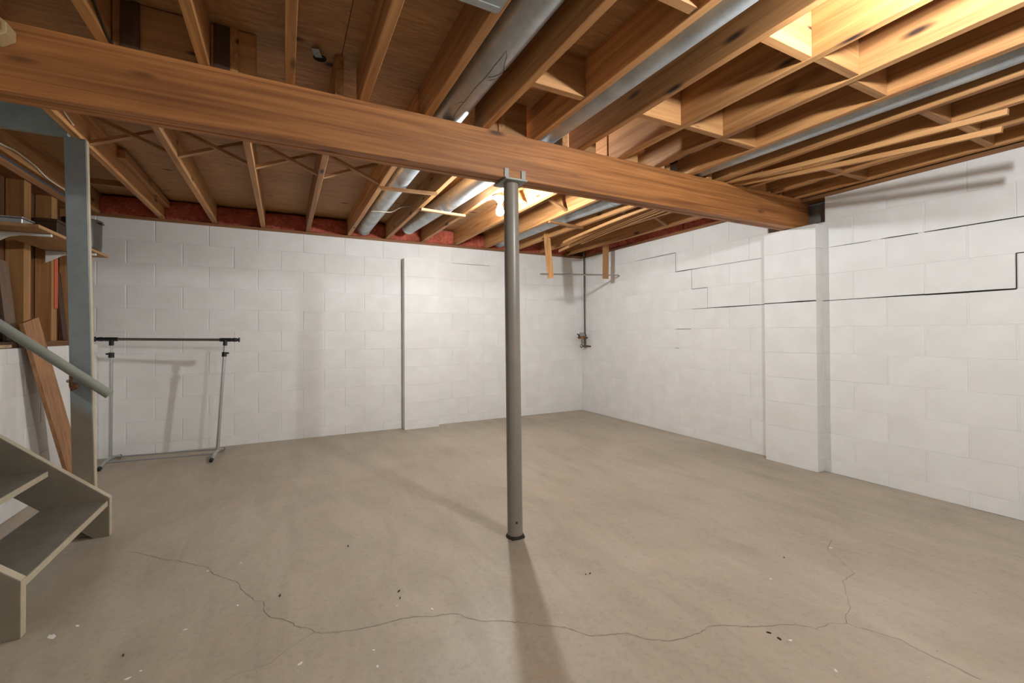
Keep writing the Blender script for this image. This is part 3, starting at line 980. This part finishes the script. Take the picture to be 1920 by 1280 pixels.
# ---- handrail
hr = empty('handrail', (-4.54, -1.985, 0.765))
tag(hr, 'round painted wooden handrail sloping down to the post', 'handrail')
hx = -7.0
tube('rail', [(-4.538, -1.988, 0.760), (hx, -1.988, 0.760 + 0.89 * (-4.538 - hx))], 0.0235, MAT['rail'], hr, 24)
zb = 0.760 + 0.89 * (-4.538 + 4.69) - 0.03
br = tube('bracket', [(-4.700, -1.921, zb - 0.065), (-4.698, -1.955, zb - 0.072), (-4.694, -1.984, zb - 0.045), (-4.692, -1.988, zb + 0.004)], 0.0075, MAT['brass'], hr, 12)
lathe('bracket_plate', [(0.0, -0.006), (0.014, -0.006), (0.020, -0.002), (0.020, 0.001), (0.0, 0.001)], MAT['brass'], hr, (-4.700, -1.922, zb - 0.058), 16, axis='y')
lathe('bracket_screw', [(0.0, -0.009), (0.008, -0.008), (0.009, -0.002), (0.0, -0.002)], MAT['pipesteel'], hr, (-4.722, -1.921, zb - 0.030), 12, axis='y')

# ---- boards leaning at the left wall
def lean_board(name, p0, p1, wd, th, mat, label, upv):
    o = strip(name, [p0, p1], wd, th, mat, None, upv)
    tag(o, label, 'board')
    return o


lean_board('leaning_plank', (-4.965, -0.985, 0.008), (-5.128, -1.232, 1.172), 0.225, 0.020, MAT['plank'], 'brown grained plank leaning against the low block wall behind the stairs', (1.0, 0.05, 0))
lean_board('leaning_board', (-5.225, -1.19, 1.0395), (-5.285, -1.152, 1.548), 0.125, 0.018, MAT['greyboard'], 'weathered grey board leaning in a stud bay under the shelf', (1.0, 0, 0))
lean_board('leaning_board', (-5.225, -0.435, 1.0395), (-5.285, -0.39, 1.565), 0.09, 0.018, MAT['darkwood'], 'dark narrow board leaning in the stud bay beside the post', (1.0, 0, 0))
os_ = box('orange_strip', (XL - 0.0595, -0.655, 1.275), (XL - 0.053, -0.610, 1.70), MAT['orange'], None, 0.001)
tag(os_, 'orange-red flat strip fixed upright on a stud under the shelf', 'strip')
lb = empty('ledge_case', (XL - 0.03, -1.45, LT))
tag(lb, 'dark low case on the block ledge at the left edge under the handrail', 'case')
box('case_body', (XL - 0.054, -1.66, LT + 0.0005), (XL - 0.006, -1.275, LT + 0.040), MAT['darkbox'], lb, 0.003)
box('case_front', (XL - 0.006, -1.64, LT + 0.004), (XL - 0.003, -1.36, LT + 0.022), MAT['tan'], lb, 0.001)
box('case_clasp', (XL - 0.006, -1.425, LT + 0.003), (XL + 0.001, -1.410, LT + 0.016), MAT['pipesteel'], lb, 0.001)

# ---- wall shelf and what stands on it
SX, SZ = -4.925, 1.676
sh = empty('wall_shelf', (XL, -1.13, SZ))
tag(sh, 'wooden wall shelf on white brackets fixed to the studs', 'shelf')
box('shelf_board', (XL - 0.058, -1.68, SZ), (SX, -0.575, SZ + 0.019), MAT['shelfwood'], sh, 0.002)
for y in (-1.487, -0.79):
    b = empty('bracket', (0, 0, 0)); b.parent = sh; b.location = rel(sh, (XL, y, SZ))
    box('bracket_arm', (XL - 0.058, y - 0.010, SZ - 0.016), (SX - 0.012, y + 0.010, SZ - 0.001), MAT['white'], b, 0.002)
    prism('bracket_web', [(XL - 0.058, SZ - 0.012), (XL - 0.058, SZ - 0.085), (XL - 0.03, SZ - 0.07), (XL + 0.03, SZ - 0.03), (XL + 0.09, SZ - 0.014)], 'y', y - 0.003, y + 0.003, MAT['white'], b)
pt = empty('stock_pot', (-5.03, -0.745, SZ + 0.0195))
tag(pt, 'dark grey enamel pot at the far end of the shelf', 'pot')
PZ = SZ + 0.0195
lathe('pot_body', [(0.0, 0.0), (0.100, 0.0), (0.106, 0.006), (0.110, 0.03), (0.112, 0.215), (0.116, 0.222), (0.112, 0.226), (0.106, 0.222), (0.104, 0.02), (0.0, 0.015)], MAT['pot'], pt, (-5.03, -0.745, PZ), 40)
tube('pot_handle', [(-4.925, -0.79, PZ + 0.205), (-4.905, -0.80, PZ + 0.202), (-4.898, -0.775, PZ + 0.200), (-4.905, -0.745, PZ + 0.202), (-4.919, -0.735, PZ + 0.205)], 0.004, MAT['pot'], pt, 10)
bxo = empty('shelf_box', (-5.10, -1.02, PZ))
tag(bxo, 'dark brown box standing in the middle of the shelf', 'box')
box('box_body', (XL + 0.004, -1.125, PZ), (-5.035, -0.905, PZ + 0.125), MAT['darkbox'], bxo, 0.003)
box('box_lid', (XL + 0.002, -1.129, PZ + 0.125), (-5.031, -0.901, PZ + 0.145), MAT['darkbox'], bxo, 0.003)
mo = empty('metal_tin', (-5.03, -1.60, PZ))
tag(mo, 'small shiny metal tin at the near end of the shelf', 'tin')
box('tin_body', (-5.12, -1.655, PZ), (-5.0, -1.525, PZ + 0.030), MAT['chrome'], mo, 0.004)
box('tin_lid', (-5.123, -1.658, PZ + 0.030), (-4.997, -1.522, PZ + 0.040), MAT['chrome'], mo, 0.003)

# ---- garment rack
rk = empty('clothes_rack', (-4.61, -0.33, 0))
tag(rk, 'chrome garment rack with black joints in front of the back wall', 'clothes rack')
Lb, Lt = Vector((-5.000, -0.245, 0.055)), Vector((-4.990, -0.262, 1.043))
Rb, Rt = Vector((-4.236, -0.385, 0.055)), Vector((-4.181, -0.345, 1.030))
ax = (Rt - Lt).normalized()
for b, t, s, fa, fb in ((Lb, Lt, -1, (-5.012, -0.47), (-4.985, -0.045)), (Rb, Rt, 1, (-4.258, -0.60), (-4.214, -0.185))):
    up_ = tube('upright', [b, b.lerp(t, 0.86)], 0.0135, MAT['chrome'], rk, 20)
    tube('inner_tube', [b.lerp(t, 0.85), t], 0.0105, MAT['chrome'], rk, 20)
    d = (t - b).normalized()
    c0 = b.lerp(t, 0.845)
    cl = tube('clamp', [c0, c0 + d * 0.042], 0.0195, MAT['black'], rk, 20)
    tube('clamp_knob', [c0 + d * 0.030, c0 + d * 0.031 + Vector((-0.034, -0.006, 0.0)) * (1 if s < 0 else -1)], 0.007, MAT['black'], rk, 12)
    tube('tee_joint', [t - d * 0.052, t], 0.0165, MAT['black'], rk, 20)
    tube('tee_sleeve', [t - ax * 0.042, t + ax * 0.042], 0.0165, MAT['black'], rk, 20)
    e = t + ax * s * 0.04
    tube('end_knob', [e, e + ax * s * 0.014, e + ax * s * 0.022, e + ax * s * 0.05, e + ax * s * 0.056, e + ax * s * 0.066, e + ax * s * 0.072], 0.018, MAT['black'], rk, 20, [0.8, 0.85, 1.0, 0.9, 0.6, 1.25, 1.1])
    fr, bk = Vector((fa[0], fa[1], 0.0185)), Vector((fb[0], fb[1], 0.0185))
    mid1, mid2 = fr.lerp(bk, 0.36), fr.lerp(bk, 0.64)
    mid1.z = mid2.z = 0.050
    tube('foot', [fr, mid1, mid2, bk], 0.0145, MAT['rackgrey'], rk, 18)
    dd = (mid1 - fr).normalized()
    tube('foot_cap', [fr - dd * 0.006, fr + dd * 0.004, fr + dd * 0.026], 0.0165, MAT['black'], rk, 18, [0.7, 1.0, 1.0])
    dd = (mid2 - bk).normalized()
    tube('foot_cap', [bk - dd * 0.006, bk + dd * 0.004, bk + dd * 0.026], 0.0165, MAT['black'], rk, 18, [0.7, 1.0, 1.0])
tube('hanging_bar', [Lt + ax * 0.03, Rt - ax * 0.03], 0.0115, MAT['rackbar'], rk, 20)
tube('lower_rail', [(-5.004, -0.36, 0.045), (-4.246, -0.46, 0.045)], 0.0065, MAT['rackgrey'], rk, 14)
tube('lower_rail', [(-4.992, -0.17, 0.045), (-4.226, -0.30, 0.045)], 0.0065, MAT['rackgrey'], rk, 14)

# ---- hanging rod with two boards
cr = empty('hanging_rod', (-0.62, -0.80, 1.76))
tag(cr, 'steel rod hung from two wooden boards in the far corner', 'hanging rod')
tube('rod', [(-1.155, -0.80, 1.738), (-0.03, -0.80, 1.787)], 0.0095, MAT['pipesteel'], cr, 16)
strip('hanger_board', [(-1.012, -0.792, 1.700), (-1.088, -0.83, JB + 0.06)], 0.064, 0.034, MAT['hanger'], cr, (0, 1, 0))
strip('hanger_board', [(-0.225, -0.792, 1.735), (-0.222, -0.80, JB + 0.10)], 0.066, 0.034, MAT['hanger'], cr, (0, 1, 0))

# ---- pipe with regulator and shutoff valve in the corner
gp = empty('gas_pipe', (-0.045, -0.118, 0.92))
tag(gp, 'dark iron pipe with regulator and valve coming down in the corner', 'pipe')
PX, PY = -0.046, -0.125
tube('pipe', [(PX - 0.006, PY, JB + 0.10), (PX, PY, 1.035)], 0.0105, MAT['iron'], gp, 16)
lathe('union', [(0.0, 0.0), (0.018, 0.0), (0.022, 0.008), (0.022, 0.018), (0.016, 0.022), (0.016, 0.05), (0.024, 0.054), (0.024, 0.066), (0.015, 0.072), (0.012, 0.09), (0.0, 0.09)], MAT['iron'], gp, (PX, PY, 0.985), 12)
lathe('nipple', [(0.0, 0.0), (0.013, 0.0), (0.013, 0.02), (0.018, 0.024), (0.018, 0.05), (0.013, 0.054), (0.013, 0.085), (0.0, 0.085)], MAT['iron'], gp, (PX, PY, 0.905), 12)
RX, RY, RZ = -0.118, -0.155, 1.015
reg = lathe('regulator', [(0.0, -0.022), (0.040, -0.022), (0.047, -0.018), (0.047, 0.006), (0.052, 0.008), (0.052, 0.014), (0.046, 0.018), (0.0, 0.018)], MAT['brass'], gp, (RX, RY, RZ), 24)
lathe('regulator_cap', [(0.047, 0.018), (0.044, 0.026), (0.030, 0.062), (0.026, 0.066), (0.0, 0.067)], MAT['greycap'], gp, (RX, RY, RZ), 24)
tube('regulator_neck', [(RX + 0.03, RY + 0.012, RZ - 0.002), (PX, PY, RZ - 0.002)], 0.013, MAT['iron'], gp, 14)
tube('vent_nozzle', [(RX - 0.035, RY - 0.004, RZ + 0.018), (RX - 0.075, RY - 0.006, RZ + 0.048)], 0.008, MAT['black'], gp, 12)
tube('side_plug', [(RX - 0.045, RY, RZ - 0.004), (RX - 0.066, RY, RZ - 0.004)], 0.008, MAT['iron'], gp, 12)
tube('wall_stub', [(PX, PY, RZ - 0.003), (PX + 0.044, PY - 0.005, RZ - 0.003)], 0.010, MAT['iron'], gp, 12)
vlv = lathe('valve_body', [(0.0, -0.02), (0.020, -0.02), (0.024, -0.008), (0.024, 0.012), (0.016, 0.018), (0.0, 0.018)], MAT['brass'], gp, (PX + 0.002, PY, 0.895), 16)
tube('valve_outlet', [(PX + 0.015, PY, 0.896), (PX + 0.043, PY - 0.03, 0.893), (PX + 0.044, PY - 0.075, 0.890)], 0.010, MAT['iron'], gp, 12, [1.2, 1.1, 0.8])
tube('valve_stem', [(PX - 0.015, PY - 0.004, 0.896), (PX - 0.058, PY - 0.012, 0.898)], 0.0055, MAT['brass'], gp, 10)
hw = tube('valve_handle', [(PX - 0.066 + 0.014 * math.cos(a), PY - 0.014 - 0.008 * math.cos(a), 0.898 + 0.020 * math.sin(a)) for a in [2 * math.pi * k / 16 for k in range(17)]], 0.0055, MAT['black'], gp, 8)


# ---- loose lath strips lying over the beam
def bow(p0, pm, p1, n=9):
    p0, pm, p1 = Vector(p0), Vector(pm), Vector(p1)
    out = []
    for k in range(n):
        t = k / (n - 1)
        q = p0.lerp(pm, t); 
        q.z = p0.z + (pm.z - p0.z) * (1 - (1 - t) ** 2)
        out.append(q)
    for k in range(1, n):
        t = k / (n - 1)
        q = pm.lerp(p1, t)
        q.z = pm.z + (p1.z - pm.z) * t ** 0.75
        out.append(q)
    return out


for label, a, m_, b in (
        ('loose lath strip over the beam, the upper one at the near end', (-0.975, -1.0, 2.072), (-0.890, -2.91, 2.164), (-0.905, -4.352, 2.030)),
        ('longest loose lath strip over the beam, the lower one at the near end', (-0.735, -0.54, 2.072), (-0.815, -2.91, 2.164), (-0.835, -4.315, 1.982)),
        ('short loose lath strip that stops just past the beam', (-0.70, -0.95, 2.10), (-0.745, -2.91, 2.164), (-0.742, -3.39, 2.128)),
        ('loose lath strip lying between the two outer ones over the far span', (-0.80, -0.85, 2.085), (-0.852, -2.88, 2.1645), (-0.850, -3.2, 2.150))):
    o = strip('lath_strip', bow(a, m_, b), 0.020, 0.026, MAT['lath'])
    tag(o, label, 'lath', 'loose lath strips over the beam')

# ---- cables
def cable(pts, r, mat, label):
    o = tube('cable', pts, r, mat, None, 10)
    tag(o, label, 'cable')
    return o


def smooth_pts(pts, n=6):
    P = [Vector(p) for p in pts]
    out = []
    for i in range(len(P) - 1):
        p0, p1, p2, p3 = P[max(i - 1, 0)], P[i], P[i + 1], P[min(i + 2, len(P) - 1)]
        for k in range(n):
            t = k / n
            out.append(0.5 * ((2 * p1) + (-p0 + p2) * t + (2 * p0 - 5 * p1 + 4 * p2 - p3) * t * t + (-p0 + 3 * p1 - 3 * p2 + p3) * t ** 3))
    out.append(P[-1])
    return out


cable(smooth_pts([(-5.139, -1.86, 2.145), (-5.139, -1.54, 2.162), (-5.139, -1.402, 2.177), (-5.139, -1.312, 2.178), (-5.139, -1.129, 2.168), (-5.139, -0.969, 2.142), (-5.139, -0.723, 2.142), (-5.139, -0.4, 2.16)]), 0.0055, MAT['wire'], 'white cable running along the joist above the stud wall')
cable(smooth_pts([(-4.15, -3.9, 2.31), (-4.24, -3.45, 2.27), (-4.27, -3.2, 2.2), (-4.275, -3.02, 2.152), (-4.275, -2.95, 2.150)]), 0.004, MAT['wiredark'], 'thin dark cable drooping in the joist bay at the upper left')
cable(smooth_pts([(-3.03, -1.06, 2.150), (-2.96, -1.10, 2.148), (-2.87, -1.12, 2.150), (-2.80, -1.20, 2.18), (-2.70, -1.12, 2.22)]), 0.0035, MAT['wire'], 'cream cable crossing under the fat duct left of the column')
cable(smooth_pts([(-4.60, -2.35, 2.20), (-4.675, -2.15, 2.19), (-4.682, -2.0, 2.165)]), 0.004, MAT['wire'], 'short white cable end on the joist above the stair post')

# ---- bent metal tab hanging out of the subfloor
tb = strip('metal_tab', [(-3.565, -2.895, JT + 0.001), (-3.572, -2.915, JT - 0.012), (-3.583, -2.955, JT - 0.020), (-3.592, -2.985, JT - 0.019)], 0.03, 0.0015, MAT['galvdull'])
tag(tb, 'bent metal tab sticking out of the plywood above the beam', 'metal tab')
lathe('tab_slot', [(0.0, 0.0), (0.028, 0.0), (0.028, -0.001), (0.0, -0.001)], MAT['gap'], tb, (-3.567, -2.890, JT - 0.0002), 16)
